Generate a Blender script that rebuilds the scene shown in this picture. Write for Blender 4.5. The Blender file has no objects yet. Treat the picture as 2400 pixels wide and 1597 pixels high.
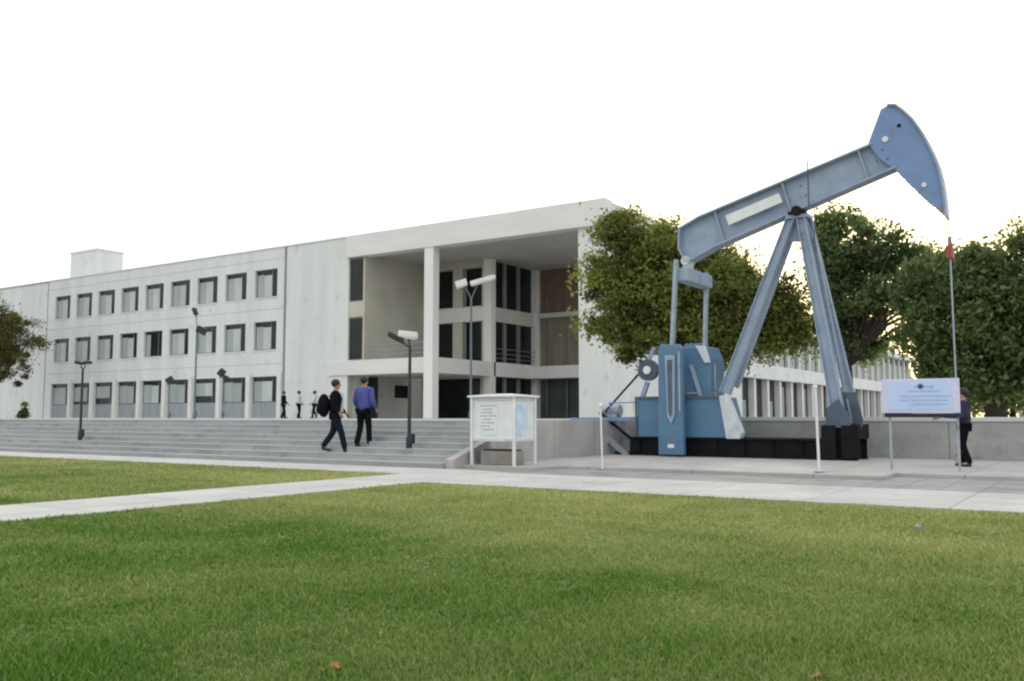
import bpy, bmesh, math, random
import numpy as np
from mathutils import Vector, Matrix
random.seed(7); rng = np.random.default_rng(7)
R = math.radians
sc = bpy.context.scene; col = sc.collection

# ---------------------------------------------------------------- camera
YAW, PIT, EZ, FL = R(33.6), R(4.81), 1.15, 32.0
cd = bpy.data.cameras.new('camera'); cam = bpy.data.objects.new('camera', cd); col.objects.link(cam)
cd.lens = FL; cd.sensor_width = 36; cd.clip_start = 0.05; cd.clip_end = 3000
cam.location = (0, 0, EZ); cam.rotation_euler = (math.pi/2 + PIT, 0, YAW)
sc.camera = cam

# ---------------------------------------------------------------- sky, sun, exposure
SUN_AZ, SUN_EL = R(-12), R(14)          # sun stands low beyond the trees on the right, behind thin cloud
world = bpy.data.worlds.new('World'); sc.world = world; world.use_nodes = True
nt = world.node_tree; nt.nodes.clear()
wo = nt.nodes.new('ShaderNodeOutputWorld'); bg = nt.nodes.new('ShaderNodeBackground')
sky = nt.nodes.new('ShaderNodeTexSky'); sky.sky_type = 'NISHITA'; sky.sun_disc = False
sky.sun_elevation = SUN_EL; sky.sun_rotation = SUN_AZ; sky.dust_density = 3.0; sky.air_density = 1.0
tc = nt.nodes.new('ShaderNodeTexCoord'); cn = nt.nodes.new('ShaderNodeTexNoise')
cn.inputs['Scale'].default_value = 2.2; cn.inputs['Detail'].default_value = 5
cr = nt.nodes.new('ShaderNodeValToRGB')
cr.color_ramp.elements[0].position = 0.3; cr.color_ramp.elements[0].color = (.84, .84, .84, 1)
cr.color_ramp.elements[1].position = 0.7; cr.color_ramp.elements[1].color = (.96, .96, .96, 1)
mx = nt.nodes.new('ShaderNodeMix'); mx.data_type = 'RGBA'
# bright thin overcast, creamier low down around the hidden sun
vd = nt.nodes.new('ShaderNodeVectorMath'); vd.operation = 'DOT_PRODUCT'; vd.inputs[1].default_value = (math.sin(SUN_AZ)*.995, math.cos(SUN_AZ)*.995, .06)
gr = nt.nodes.new('ShaderNodeValToRGB'); gr.color_ramp.interpolation = 'EASE'
gr.color_ramp.elements[0].position = .86; gr.color_ramp.elements[0].color = (.66, .675, .68, 1)
gr.color_ramp.elements[1].position = 1.0; gr.color_ramp.elements[1].color = (.68, .60, .36, 1)
sc10 = nt.nodes.new('ShaderNodeVectorMath'); sc10.operation = 'SCALE'; sc10.inputs['Scale'].default_value = 10
nt.links.new(tc.outputs['Generated'], vd.inputs[0]); nt.links.new(vd.outputs['Value'], gr.inputs['Fac'])
nt.links.new(gr.outputs['Color'], sc10.inputs[0]); nt.links.new(sc10.outputs['Vector'], mx.inputs['B'])
nt.links.new(tc.outputs['Generated'], cn.inputs['Vector']); nt.links.new(cn.outputs['Fac'], cr.inputs['Fac'])
nt.links.new(cr.outputs['Color'], mx.inputs['Factor']); nt.links.new(sky.outputs['Color'], mx.inputs['A'])
nt.links.new(mx.outputs['Result'], bg.inputs['Color']); bg.inputs['Strength'].default_value = 0.10
nt.links.new(bg.outputs['Background'], wo.inputs['Surface'])
sd = bpy.data.lights.new('sun', 'SUN'); sun = bpy.data.objects.new('sun', sd); col.objects.link(sun)
sd.energy = 1.3; sd.angle = R(12); sd.color = (1.0, .93, .80)
sdir = Vector((math.sin(SUN_AZ)*math.cos(SUN_EL), math.cos(SUN_AZ)*math.cos(SUN_EL), math.sin(SUN_EL)))
sun.rotation_euler = sdir.to_track_quat('Z', 'Y').to_euler()
vs = sc.view_settings; vs.view_transform = 'Standard'; vs.look = 'None'; vs.gamma = 1; vs.exposure = 1.12
vs.use_curve_mapping = False
sc.cycles.filter_width = 2.2             # the photograph's soft lens

# ---------------------------------------------------------------- from a point seen to a place on a known plane
F = FL/36*2400
def ray(x, y):
    a = (x-1200)/F; b = (798.5-y)/F
    fw = math.cos(PIT)-b*math.sin(PIT); up = math.sin(PIT)+b*math.cos(PIT)
    return (a*math.cos(YAW)-fw*math.sin(YAW), a*math.sin(YAW)+fw*math.cos(YAW), up)
def W(x, y, Y=None, z=None, X=None, v=True):
    if v: x *= 1.0187; y *= 1.0187
    d = ray(x, y)
    t = Y/d[1] if Y is not None else ((z-EZ)/d[2] if z is not None else X/d[0])
    return Vector((d[0]*t, d[1]*t, EZ+d[2]*t))

# ---------------------------------------------------------------- helpers
def tag(o, label=None, cat=None, group=None, kind=None):
    if label: o['label'] = label
    if cat: o['category'] = cat
    if group: o['group'] = group
    if kind: o['kind'] = kind
    return o
def empty(name, loc, label=None, cat=None, group=None, rz=0):
    o = bpy.data.objects.new(name, None); col.objects.link(o); o.location = loc; o.rotation_euler = (0, 0, rz)
    o.empty_display_size = .2
    return tag(o, label, cat, group)
def children(o): return [c for c in bpy.data.objects if c.parent is o]
def copy_tree(o, parent=None):
    c = o.copy(); col.objects.link(c)
    if parent is not None: c.parent = parent
    for ch in children(o): copy_tree(ch, c)
    return c
def root_of(o):
    while o.parent: o = o.parent
    return o
class MB:
    def __init__(s): s.v = []; s.f = []
    def quad(s, *p):
        n = len(s.v); s.v += [tuple(q) for q in p]; s.f.append(tuple(range(n, n+len(p)))); return s
    def box(s, x0, x1, y0, y1, z0, z1):
        n = len(s.v)
        s.v += [(x, y, z) for z in (z0, z1) for y in (y0, y1) for x in (x0, x1)]
        s.f += [tuple(n+i for i in q) for q in ((0,2,3,1),(4,5,7,6),(0,1,5,4),(2,6,7,3),(0,4,6,2),(1,3,7,5))]
        return s
    def bar(s, a, b, w, h, up=(0, 0, 1)):
        a, b = Vector(a), Vector(b); d = (b-a).normalized(); u = Vector(up)
        if abs(d.dot(u)) > .98: u = Vector((0, 1, 0))
        r = d.cross(u).normalized(); u = r.cross(d).normalized(); n = len(s.v)
        for p in (a, b):
            for (i, j) in ((-1, -1), (1, -1), (1, 1), (-1, 1)): s.v.append(tuple(p+r*(w/2*i)+u*(h/2*j)))
        s.f += [tuple(n+i for i in q) for q in ((0,3,2,1),(4,5,6,7),(0,1,5,4),(1,2,6,5),(2,3,7,6),(3,0,4,7))]
        return s
    def prism(s, poly, y0, y1):        # poly in (x, z), extruded along y
        n = len(s.v); k = len(poly)
        s.v += [(p[0], y0, p[1]) for p in poly]+[(p[0], y1, p[1]) for p in poly]
        s.f.append(tuple(range(n, n+k))); s.f.append(tuple(range(n+2*k-1, n+k-1, -1)))
        for i in range(k):
            j = (i+1) % k; s.f.append((n+i, n+k+i, n+k+j, n+j))
        return s
    def slab(s, poly, z0, z1):         # poly in (x, y), extruded along z
        n = len(s.v); k = len(poly)
        s.v += [(p[0], p[1], z0) for p in poly]+[(p[0], p[1], z1) for p in poly]
        s.f.append(tuple(range(n+k-1, n-1, -1))); s.f.append(tuple(range(n+k, n+2*k)))
        for i in range(k):
            j = (i+1) % k; s.f.append((n+i, n+j, n+k+j, n+k+i))
        return s
    def tube(s, pts, rad, n=10, cap=True):
        pts = [Vector(p) for p in pts]
        if not isinstance(rad, (list, tuple)): rad = [rad]*len(pts)
        b = len(s.v); u = None
        for i, p in enumerate(pts):
            d = (pts[min(i+1, len(pts)-1)]-pts[max(i-1, 0)]).normalized()
            if u is None: u = d.orthogonal().normalized()
            u = (u-d*u.dot(d)).normalized(); w = d.cross(u)
            for k in range(n):
                a = 2*math.pi*k/n; s.v.append(tuple(p+(u*math.cos(a)+w*math.sin(a))*rad[i]))
        for i in range(len(pts)-1):
            for k in range(n):
                k2 = (k+1) % n; s.f.append((b+i*n+k, b+i*n+k2, b+(i+1)*n+k2, b+(i+1)*n+k))
        if cap:
            s.f.append(tuple(b+k for k in range(n-1, -1, -1))); s.f.append(tuple(b+(len(pts)-1)*n+k for k in range(n)))
        return s
    def ball(s, c, r, nu=10, nv=6):
        rx, ry, rz = r if isinstance(r, (tuple, list)) else (r, r, r); b = len(s.v)
        for j in range(1, nv):
            t = math.pi*j/nv
            for k in range(nu):
                a = 2*math.pi*k/nu; s.v.append((c[0]+rx*math.sin(t)*math.cos(a), c[1]+ry*math.sin(t)*math.sin(a), c[2]+rz*math.cos(t)))
        top = len(s.v); s.v += [(c[0], c[1], c[2]+rz), (c[0], c[1], c[2]-rz)]
        for j in range(nv-2):
            for k in range(nu):
                k2 = (k+1) % nu; s.f.append((b+j*nu+k, b+(j+1)*nu+k, b+(j+1)*nu+k2, b+j*nu+k2))
        for k in range(nu):
            k2 = (k+1) % nu; s.f.append((top, b+k, b+k2)); s.f.append((top+1, b+(nv-2)*nu+k2, b+(nv-2)*nu+k))
        return s
    def build(s, name, mat, parent=None, bevel=0, smooth=False, label=None):
        off = root_of(parent).location if parent is not None else Vector((0, 0, 0))
        m = bpy.data.meshes.new(name); m.from_pydata([(a-off[0], b-off[1], c-off[2]) for a, b, c in s.v], [], s.f)
        m.materials.append(mat)
        bm = bmesh.new(); bm.from_mesh(m); bmesh.ops.recalc_face_normals(bm, faces=bm.faces); bm.to_mesh(m); bm.free()
        if smooth: m.polygons.foreach_set('use_smooth', [True]*len(m.polygons))
        o = bpy.data.objects.new(name, m); col.objects.link(o)
        if parent is not None: o.parent = parent
        if bevel:
            b = o.modifiers.new('bevel', 'BEVEL'); b.width = bevel; b.segments = 2; b.limit_method = 'ANGLE'
        if label: o['label'] = label
        return o

# ---------------------------------------------------------------- materials
def mat(name, c, c2=None, rough=.7, scale=3.0, metal=0, bump=0, bscale=40, detail=6, stretch=None, spec=None, pos=(.35, .7), trans=0):
    m = bpy.data.materials.new(name); m.use_nodes = True; n = m.node_tree; p = n.nodes['Principled BSDF']
    p.inputs['Roughness'].default_value = rough; p.inputs['Metallic'].default_value = metal
    if spec is not None: p.inputs['Specular IOR Level'].default_value = spec
    c2 = c2 or tuple(x*.82 for x in c)
    t = n.nodes.new('ShaderNodeTexCoord'); mp = n.nodes.new('ShaderNodeMapping')
    if stretch: mp.inputs['Scale'].default_value = stretch
    nz = n.nodes.new('ShaderNodeTexNoise'); nz.inputs['Scale'].default_value = scale; nz.inputs['Detail'].default_value = detail
    r = n.nodes.new('ShaderNodeValToRGB')
    r.color_ramp.elements[0].position = pos[0]; r.color_ramp.elements[1].position = pos[1]
    r.color_ramp.elements[0].color = (*c, 1); r.color_ramp.elements[1].color = (*c2, 1)
    n.links.new(t.outputs['Object'], mp.inputs['Vector']); n.links.new(mp.outputs['Vector'], nz.inputs['Vector'])
    n.links.new(nz.outputs['Fac'], r.inputs['Fac']); n.links.new(r.outputs['Color'], p.inputs['Base Color'])
    if bump:
        b = n.nodes.new('ShaderNodeBump'); b.inputs['Strength'].default_value = bump; b.inputs['Distance'].default_value = .02
        z = n.nodes.new('ShaderNodeTexNoise'); z.inputs['Scale'].default_value = bscale; z.inputs['Detail'].default_value = 4
        n.links.new(t.outputs['Object'], z.inputs['Vector']); n.links.new(z.outputs['Fac'], b.inputs['Height'])
        n.links.new(b.outputs['Normal'], p.inputs['Normal'])
    return m
M = {}
M['wall'] = mat('painted_concrete', (.66, .675, .655), (.575, .59, .575), .85, .6, bump=.15, bscale=12, stretch=(1.4, 1, .12))
M['wall_side'] = mat('cream_render', (.58, .57, .51), (.50, .49, .43), .85, .5, bump=.15, bscale=12)
M['fascia'] = mat('fascia_concrete', (.69, .69, .66), (.61, .61, .59), .85, .5, stretch=(.4, 1, 2))
M['tan'] = mat('tan_panel', (.26, .22, .16), (.18, .15, .11), .8, 1.0, stretch=(3, 3, .5))
M['pier'] = mat('brightened_porch_concrete', (.74, .74, .71), (.67, .67, .64), .85, .5, stretch=(1, 1, .3))  # concrete in a lighter tone, brightening slabs and pillars that lie in porch shade
M['joint'] = mat('joint_grey', (.38, .39, .38))
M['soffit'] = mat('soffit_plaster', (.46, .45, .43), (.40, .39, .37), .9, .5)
M['spandrel'] = mat('spandrel_panel', (.30, .33, .35), (.23, .26, .28), .8, 1.5, stretch=(3, 1, .3))
M['blind'] = mat('roller_blind', (.50, .53, .52), (.38, .41, .41), .8, .8, stretch=(1, 1, .3))
M['blindg'] = mat('grey_blind', (.36, .40, .39), (.28, .32, .31), .8, .8, stretch=(1, 1, .3))
M['glass'] = mat('dark_glass', (.008, .012, .012), (.02, .026, .025), .2, .4, spec=.22)
M['glassg'] = mat('grey_glass', (.06, .075, .075), (.10, .12, .12), .15, .5)
M['frame'] = mat('window_frame_metal', (.16, .17, .17), None, .5)
M['groove'] = mat('downpipe_paint', (.16, .17, .17), (.12, .13, .13), .7)
M['brown'] = mat('brown_panel', (.20, .125, .085), (.13, .09, .065), .6, 1.2, stretch=(4, 4, .4))
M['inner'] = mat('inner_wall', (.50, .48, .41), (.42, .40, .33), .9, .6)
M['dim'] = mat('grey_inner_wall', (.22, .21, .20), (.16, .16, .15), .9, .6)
M['rail'] = mat('railing_metal', (.25, .27, .27), None, .5)
M['side'] = mat('pale_sidewalk', (.55, .54, .51), (.44, .43, .41), .9, .9, bump=.2, bscale=60)
M['steps'] = mat('step_concrete', (.37, .38, .38), (.29, .30, .305), .85, .9, bump=.3, bscale=50, stretch=(.4, 2, 2))
M['nosing'] = mat('step_nosing', (.43, .44, .44), (.35, .36, .36), .8, 1)
M['pad'] = mat('pump_pad_concrete', (.44, .42, .40), (.34, .33, .32), .9, 1.3, bump=.2, bscale=50)
M['asphalt'] = mat('grey_strip_paving', (.33, .315, .31), (.25, .24, .24), .9, 1.5, bump=.3, bscale=70)
M['plaza'] = mat('plaza_paving', (.46, .45, .43), (.38, .37, .36), .9, .6)
M['retain'] = mat('retaining_concrete', (.35, .35, .335), (.27, .275, .265), .9, .7, bump=.3, bscale=30, stretch=(.6, 1, 1.5))
M['cap'] = mat('cap_concrete', (.55, .55, .53), (.46, .46, .45), .85, 1)
M['white'] = mat('white_paint', (.72, .73, .72), (.62, .63, .62), .5, 3)
M['offwhite'] = mat('weathered_white_paint', (.58, .62, .64), (.46, .50, .53), .6, 4)
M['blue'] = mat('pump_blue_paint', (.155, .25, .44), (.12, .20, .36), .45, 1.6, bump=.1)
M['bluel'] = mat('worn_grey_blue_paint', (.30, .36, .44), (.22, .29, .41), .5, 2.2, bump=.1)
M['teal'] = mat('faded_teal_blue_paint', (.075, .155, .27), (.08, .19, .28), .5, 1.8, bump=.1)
M['slotm'] = mat('dark_grey_and_slot_shade', (.05, .07, .10), (.09, .11, .14), .6)  # dark grey for small parts; on the weight slot it paints the shaded hollow
M['paintd'] = mat('dark_blue_grey_paint', (.07, .10, .15), (.045, .07, .11), .5, 3)
M['steel'] = mat('galvanised_steel', (.34, .40, .44), (.26, .31, .36), .45, 4, metal=.2)
M['black'] = mat('black_steel', (.003, .0035, .005), (.010, .010, .011), .75, 3, spec=.2)
M['pole'] = mat('black_lamp_paint', (.012, .018, .022), None, .5)
M['poleg'] = mat('grey_lamp_paint', (.12, .15, .17), None, .5)
M['lampw'] = mat('lamp_white_housing', (.70, .70, .67), None, .4)
M['red'] = mat('red_oxide_paint', (.30, .07, .045), None, .6)
M['signb'] = mat('pale_blue_sign_face', (.42, .54, .78), (.50, .61, .82), .4, 1.2)
M['signw'] = mat('lilac_white_sign_margin', (.62, .62, .80), None, .4)
M['ink'] = mat('faded_ink', (.10, .14, .32), None, .6)
M['inkr'] = mat('faded_red_ink', (.40, .25, .25), None, .6)
M['paper'] = mat('paper_notice', (.66, .70, .70), (.60, .65, .66), .7, 5)
M['poster'] = mat('pale_blue_poster', (.40, .55, .75), (.62, .70, .78), .7, 4)
M['bark'] = mat('bark', (.045, .034, .025), (.025, .02, .016), .95, 8, bump=.6, bscale=14, stretch=(3, 3, .6))
M['soil'] = mat('lawn_soil', (.12, .17, .04), (.26, .24, .12), .95, 1.1, bump=.5, bscale=60)
M['far'] = mat('far_ground_earth', (.17, .16, .13), (.12, .13, .09), .95, .1)
M['skin'] = mat('skin', (.34, .19, .13), None, .6)
M['hair'] = mat('dark_hair', (.012, .009, .008), None, .6)
M['c_black'] = mat('black_cloth', (.005, .0055, .008), None, .95, spec=.15)
M['c_dark'] = mat('dark_trouser_cloth', (.010, .014, .022), None, .95, spec=.15)
M['c_white'] = mat('white_shirt_cloth', (.62, .62, .64), None, .85)
M['c_blue'] = mat('purple_blue_jacket_cloth', (.075, .085, .30), (.05, .06, .24), .8, 8)
M['c_navy'] = mat('navy_jacket_cloth', (.018, .02, .05), None, .85)
M['shoe'] = mat('shoe_leather', (.02, .018, .016), None, .5)
M['leaf_or'] = mat('fallen_leaf_orange', (.42, .12, .03), (.30, .14, .04), .7, 20)

def wear(m, c, scale=9, lo=.60, hi=.68):
    n = m.node_tree; p = n.nodes['Principled BSDF']; src = p.inputs['Base Color'].links[0].from_socket
    t = n.nodes.new('ShaderNodeTexCoord'); z = n.nodes.new('ShaderNodeTexNoise'); z.inputs['Scale'].default_value = scale; z.inputs['Detail'].default_value = 9; z.inputs['Roughness'].default_value = .7
    q = n.nodes.new('ShaderNodeMapRange'); q.inputs['From Min'].default_value = lo; q.inputs['From Max'].default_value = hi
    x = n.nodes.new('ShaderNodeMix'); x.data_type = 'RGBA'; x.inputs['B'].default_value = (*c, 1)
    n.links.new(t.outputs['Object'], z.inputs['Vector']); n.links.new(z.outputs['Fac'], q.inputs['Value']); n.links.new(q.outputs['Result'], x.inputs['Factor'])
    n.links.new(src, x.inputs['A']); n.links.new(x.outputs['Result'], p.inputs['Base Color'])
for k_ in ('blue', 'bluel', 'teal', 'steel'): wear(M[k_], (.19, .16, .14), 3.2, .58, .70)
wear(M['wall'], (.46, .47, .45), 1.1, .56, .72); wear(M['retain'], (.22, .215, .20), 1.2, .52, .7); wear(M['steps'], (.23, .235, .235), 1.5, .52, .7); wear(M['side'], (.40, .39, .36), 1.7, .55, .72)
wear(M['offwhite'], (.40, .42, .43), 4, .56, .7)
def leafmat(name, dark, light, trans=.35):
    m = bpy.data.materials.new(name); m.use_nodes = True; n = m.node_tree; p = n.nodes['Principled BSDF']; out = n.nodes['Material Output']
    a = n.nodes.new('ShaderNodeAttribute'); a.attribute_name = 'var'; r = n.nodes.new('ShaderNodeValToRGB')
    r.color_ramp.elements[0].color = (*dark, 1); r.color_ramp.elements[1].color = (*light, 1)
    n.links.new(a.outputs['Fac'], r.inputs['Fac']); n.links.new(r.outputs['Color'], p.inputs['Base Color'])
    p.inputs['Roughness'].default_value = .6; p.inputs['Specular IOR Level'].default_value = .25
    t = n.nodes.new('ShaderNodeBsdfTranslucent'); mixn = n.nodes.new('ShaderNodeMixShader'); mixn.inputs['Fac'].default_value = trans
    n.links.new(r.outputs['Color'], t.inputs['Color']); n.links.new(p.outputs['BSDF'], mixn.inputs[1]); n.links.new(t.outputs['BSDF'], mixn.inputs[2])
    n.links.new(mixn.outputs['Shader'], out.inputs['Surface']); return m
M['leafA'] = leafmat('olive_foliage', (.045, .065, .014), (.30, .32, .075), .5)
M['leafB'] = leafmat('grey_green_foliage', (.050, .095, .034), (.28, .35, .14), .55)
M['leafC'] = leafmat('deep_green_foliage', (.045, .080, .028), (.26, .32, .12), .55)
M['leafD'] = leafmat('brown_green_foliage', (.035, .040, .008), (.17, .155, .035), .4)
M['grass'] = leafmat('grass_blades', (.062, .175, .010), (.50, .49, .20), .35)

# ---------------------------------------------------------------- setting
PZ = 1.06            # plaza level
S0, RUN, NS = 15.95, .44, 8
S1 = S0+RUN*(NS-1)+.02   # Y where the plaza starts
XC = -12.45          # right end of the steps
WY = 25.3            # retaining wall behind the pump
def joints(m, w_, h_):
    n = m.node_tree; p = n.nodes['Principled BSDF']; src = p.inputs['Base Color'].links[0].from_socket
    t = n.nodes.new('ShaderNodeTexCoord'); b = n.nodes.new('ShaderNodeTexBrick'); b.offset = 0; b.inputs['Scale'].default_value = 1
    b.inputs['Brick Width'].default_value = w_; b.inputs['Row Height'].default_value = h_; b.inputs['Mortar Size'].default_value = .012; b.inputs['Mortar Smooth'].default_value = .4
    b.inputs['Color1'].default_value = (1, 1, 1, 1); b.inputs['Color2'].default_value = (.90, .90, .90, 1); b.inputs['Mortar'].default_value = (.45, .45, .45, 1)
    x = n.nodes.new('ShaderNodeMix'); x.data_type = 'RGBA'; x.blend_type = 'MULTIPLY'; x.inputs['Factor'].default_value = 1
    n.links.new(t.outputs['Object'], b.inputs['Vector']); n.links.new(src, x.inputs['A']); n.links.new(b.outputs['Color'], x.inputs['B']); n.links.new(x.outputs['Result'], p.inputs['Base Color'])
joints(M['side'], 1.8, 1.6); joints(M['pad'], 2.4, 2.2); joints(M['asphalt'], .6, .6)
tag(MB().quad((-900, -300, -.03), (900, -300, -.03), (900, 1500, -.03), (-900, 1500, -.03)).build('ground', M['far']), kind='structure')
def slabobj(name, poly, z0, z1, m, bevel=0): return tag(MB().slab(poly, z0, z1).build(name, m, bevel=bevel), kind='structure')
slabobj('lawn_soil', [(-10.2, -12), (30, -12), (30, 12.5), (-10.2, 12.5)], -.025, 0, M['soil'])
slabobj('lawn_soil', [(-90, -12), (-12, -12), (-12, 14.2), (-90, 14.2)], -.025, 0, M['soil'])
slabobj('sidewalk', [(-90, 14.2), (-12, 14.2), (-12, 12.5), (45, 12.5), (45, 15.4), (-10.2, 15.4), (-11.4, 15.9), (-90, 15.9)], -.02, .025, M['side'], .006)
slabobj('path', [(-12, -12), (-10.2, -12), (-10.2, 12.498), (-12, 12.498)], -.02, .022, M['side'], .006)
slabobj('pavement', [(XC, 15.2), (45, 15.2), (45, 18.7), (XC, 18.7)], -.02, .018, M['asphalt'])
slabobj('pavement', [(XC+.003, 16.4), (-10.4, 16.4), (-10.2, 17.4), (-3.6, 17.4), (-3.6, 18.6), (45, 18.6), (45, WY-.003), (XC+.003, WY-.003)], -.02, .09, M['pad'], .01)
# broad steps up to the plaza
st = MB()
rise = PZ/NS
prof = [(S0, 0)]
for k in range(NS):
    y = S0+RUN*k; prof += [(y, rise*k), (y, rise*(k+1))]
prof = prof[1:]+[(S1+.6, PZ), (S1+.6, -.2), (S0, -.2)]
n0 = len(st.v); kk = len(prof)
st.v += [(-90, p[0], p[1]) for p in prof]+[(XC, p[0], p[1]) for p in prof]
st.f.append(tuple(range(kk))); st.f.append(tuple(range(2*kk-1, kk-1, -1)))
for i in range(kk):
    j = (i+1) % kk; st.f.append((i, kk+i, kk+j, j))
tag(st.build('steps', M['steps'], bevel=.012), kind='structure')
slabobj('plaza_ground', [(-90, S1+.25), (XC-.26, S1+.25), (XC-.26, WY+.36), (45, WY+.36), (60, 400), (-120, 400), (-90, 60)], -.5, PZ+.004, M['plaza'])
nos = MB()
for k in range(NS): nos.box(-90.5, XC+.004, S0+RUN*k-.012, S0+RUN*k+.05, rise*(k+1)-.02, rise*(k+1)+.006)
tag(nos.build('step_nosings', M['nosing']), kind='structure')
# retaining walls
rw = empty('retaining_wall', (XC, WY, 0), 'long low grey concrete retaining wall with pale capping behind the pump jack', 'wall')
MB().box(XC-.02, 45, WY, WY+.34, -.1, PZ-.02).build('wall', M['retain'], rw)
jn = MB()
for i in range(12): jn.box(-10+i*3.2, -9.975+i*3.2, WY-.003, WY+.0, .1, PZ-.03)
jn.build('joint', M['frame'], rw)
MB().box(XC-.05, 45, WY-.04, WY+.40, PZ-.02, PZ+.09).build('cap', M['cap'], rw, bevel=.01)
cw = empty('cheek_wall', (XC, S0, 0), 'grey concrete end wall closing the right side of the broad steps', 'wall')
MB().prism([(0, 0)], 0, 0)
ck = MB(); pr = [(S0+.1, -.1), (S0+.1, .22), (S1-.1, PZ+.02), (WY-.05, PZ+.02), (WY-.05, -.1)]
n = len(pr); ck.v += [(XC+.006, a, b) for a, b in pr]+[(XC+.24, a, b) for a, b in pr]
ck.f += [tuple(range(n)), tuple(range(2*n-1, n-1, -1))]+[(i, n+i, n+(i+1) % n, (i+1) % n) for i in range(n)]
ck.build('wall', M['pad'], cw, bevel=.015)

# ---------------------------------------------------------------- grass
def grass(name, rects, nb, hole=None):
    per = nb; P = []
    # distance-weighted samples: uniform in bearing, density falls with distance
    while sum(len(p) for p in P) < nb:
        k = nb; r = np.exp(rng.uniform(math.log(2.0), math.log(34), k)); a = rng.uniform(-.78, .80, k)
        x = r*np.sin(a-YAW); y = r*np.cos(a-YAW); ok = np.zeros(k, bool)
        for (x0, x1, y0, y1) in rects:
            e = rng.normal(0, .025, k); ok |= (x > x0+e) & (x < x1+e) & (y > y0+e) & (y < y1+e)
        P.append(np.stack([x[ok], y[ok], r[ok]], 1))
    P = np.concatenate(P)[:nb]; n = len(P); x, y, r = P.T
    tuft = .5+.5*np.sin(3.1*x+1.3*y+2*np.sin(1.7*y-.9*x))*np.sin(2.3*y-1.1*x+1.5*np.sin(2.9*x)); h = rng.uniform(.012, .034, n)*np.clip(1.0+.2*rng.normal(size=n), .5, 1.6)*(.7+.75*tuft); w = .0022+.0011*r
    ang = rng.uniform(0, 2*math.pi, n); la = rng.uniform(0, 2*math.pi, n); ln = h*rng.uniform(.2, 1.3, n)
    V = np.zeros((n, 3, 3)); V[:, 0, 0] = x-np.cos(ang)*w; V[:, 0, 1] = y-np.sin(ang)*w
    V[:, 1, 0] = x+np.cos(ang)*w; V[:, 1, 1] = y+np.sin(ang)*w; V[:, :2, 2] = -.004
    V[:, 2, 0] = x+np.cos(la)*ln; V[:, 2, 1] = y+np.sin(la)*ln; V[:, 2, 2] = h
    m = bpy.data.meshes.new(name); m.vertices.add(n*3); m.loops.add(n*3); m.polygons.add(n)
    m.vertices.foreach_set('co', V.reshape(-1)); m.loops.foreach_set('vertex_index', np.arange(n*3, dtype=np.int32))
    m.polygons.foreach_set('loop_start', np.arange(0, n*3, 3, dtype=np.int32)); m.update(calc_edges=True)
    # species and wear patches: yellower, thinner turf towards the trodden edges by the walk
    def fbm(x, y):
        s = 0
        for i, (fx, fy, ph) in enumerate(((.55, .4, 0), (-.9, 1.3, 2), (2.1, 1.1, 4), (3.7, -2.9, 1), (7.3, 6.1, 5))): s = s+np.sin(fx*x+fy*y+ph+1.7*np.sin(.6*fy*x-.8*fx*y))/(1.6**i)
        return s/2.2
    wear = np.clip((y-6.0)/6.0, 0, 1)*.48*np.where(x > -12, 1, .7)+.22*np.clip(fbm(x*.45+8, y*1.1-2)-.1, 0, 1)
    var = np.clip(.25+.13*fbm(x*2.3, y*2.3)+.20*fbm(x*.7+3, y*.7)+wear+rng.normal(0, .15, n), 0, 1)
    at = m.attributes.new('var', 'FLOAT', 'POINT'); at.data.foreach_set('value', np.repeat(var, 3).astype(np.float32))
    m.materials.append(M['grass'])
    o = bpy.data.objects.new(name, m); col.objects.link(o)
    return tag(o, 'mown green lawn grass growing either side of the pale crossing path', 'grass', kind='stuff')
grass('lawn_grass', [(-10.2, 14, 0, 12.5), (-60, -12, 0, 14.2)], 620000)
def fallen_leaf(x, y, s, rz):
    o = MB(); nseg = 7; pts = [(0, 0, 0)]
    for i in range(-nseg, nseg+1):
        a = i/nseg*2.6; rr = s*(.7+.3*math.cos(5*a)); pts.append((rr*math.cos(a), rr*math.sin(a), .01*abs(i)/nseg))
    for i in range(1, len(pts)-1): o.quad(pts[0], pts[i], pts[i+1])
    o.quad((0, 0, 0), (-s*.9, .006, .004), (-s*.9, -.006, .004))
    ob = o.build('fallen_leaf', M['leaf_or']); ob.location = (x, y, .035); ob.rotation_euler = (.3, .25, rz); return ob
for (px, py, s, lab) in ((745, 1545, .032, 'curled orange fallen leaf on the lawn nearest the bottom left'), (772, 1535, .030, 'dull orange fallen leaf lying among grass left of centre'), (1880, 1558, .035, 'reddish fallen leaf on the grass at bottom right')):
    p = W(px, py, z=.03); tag(fallen_leaf(p.x, p.y, s, random.uniform(0, 6)), lab, 'leaf', 'fallen leaves on the lawn')

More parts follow.
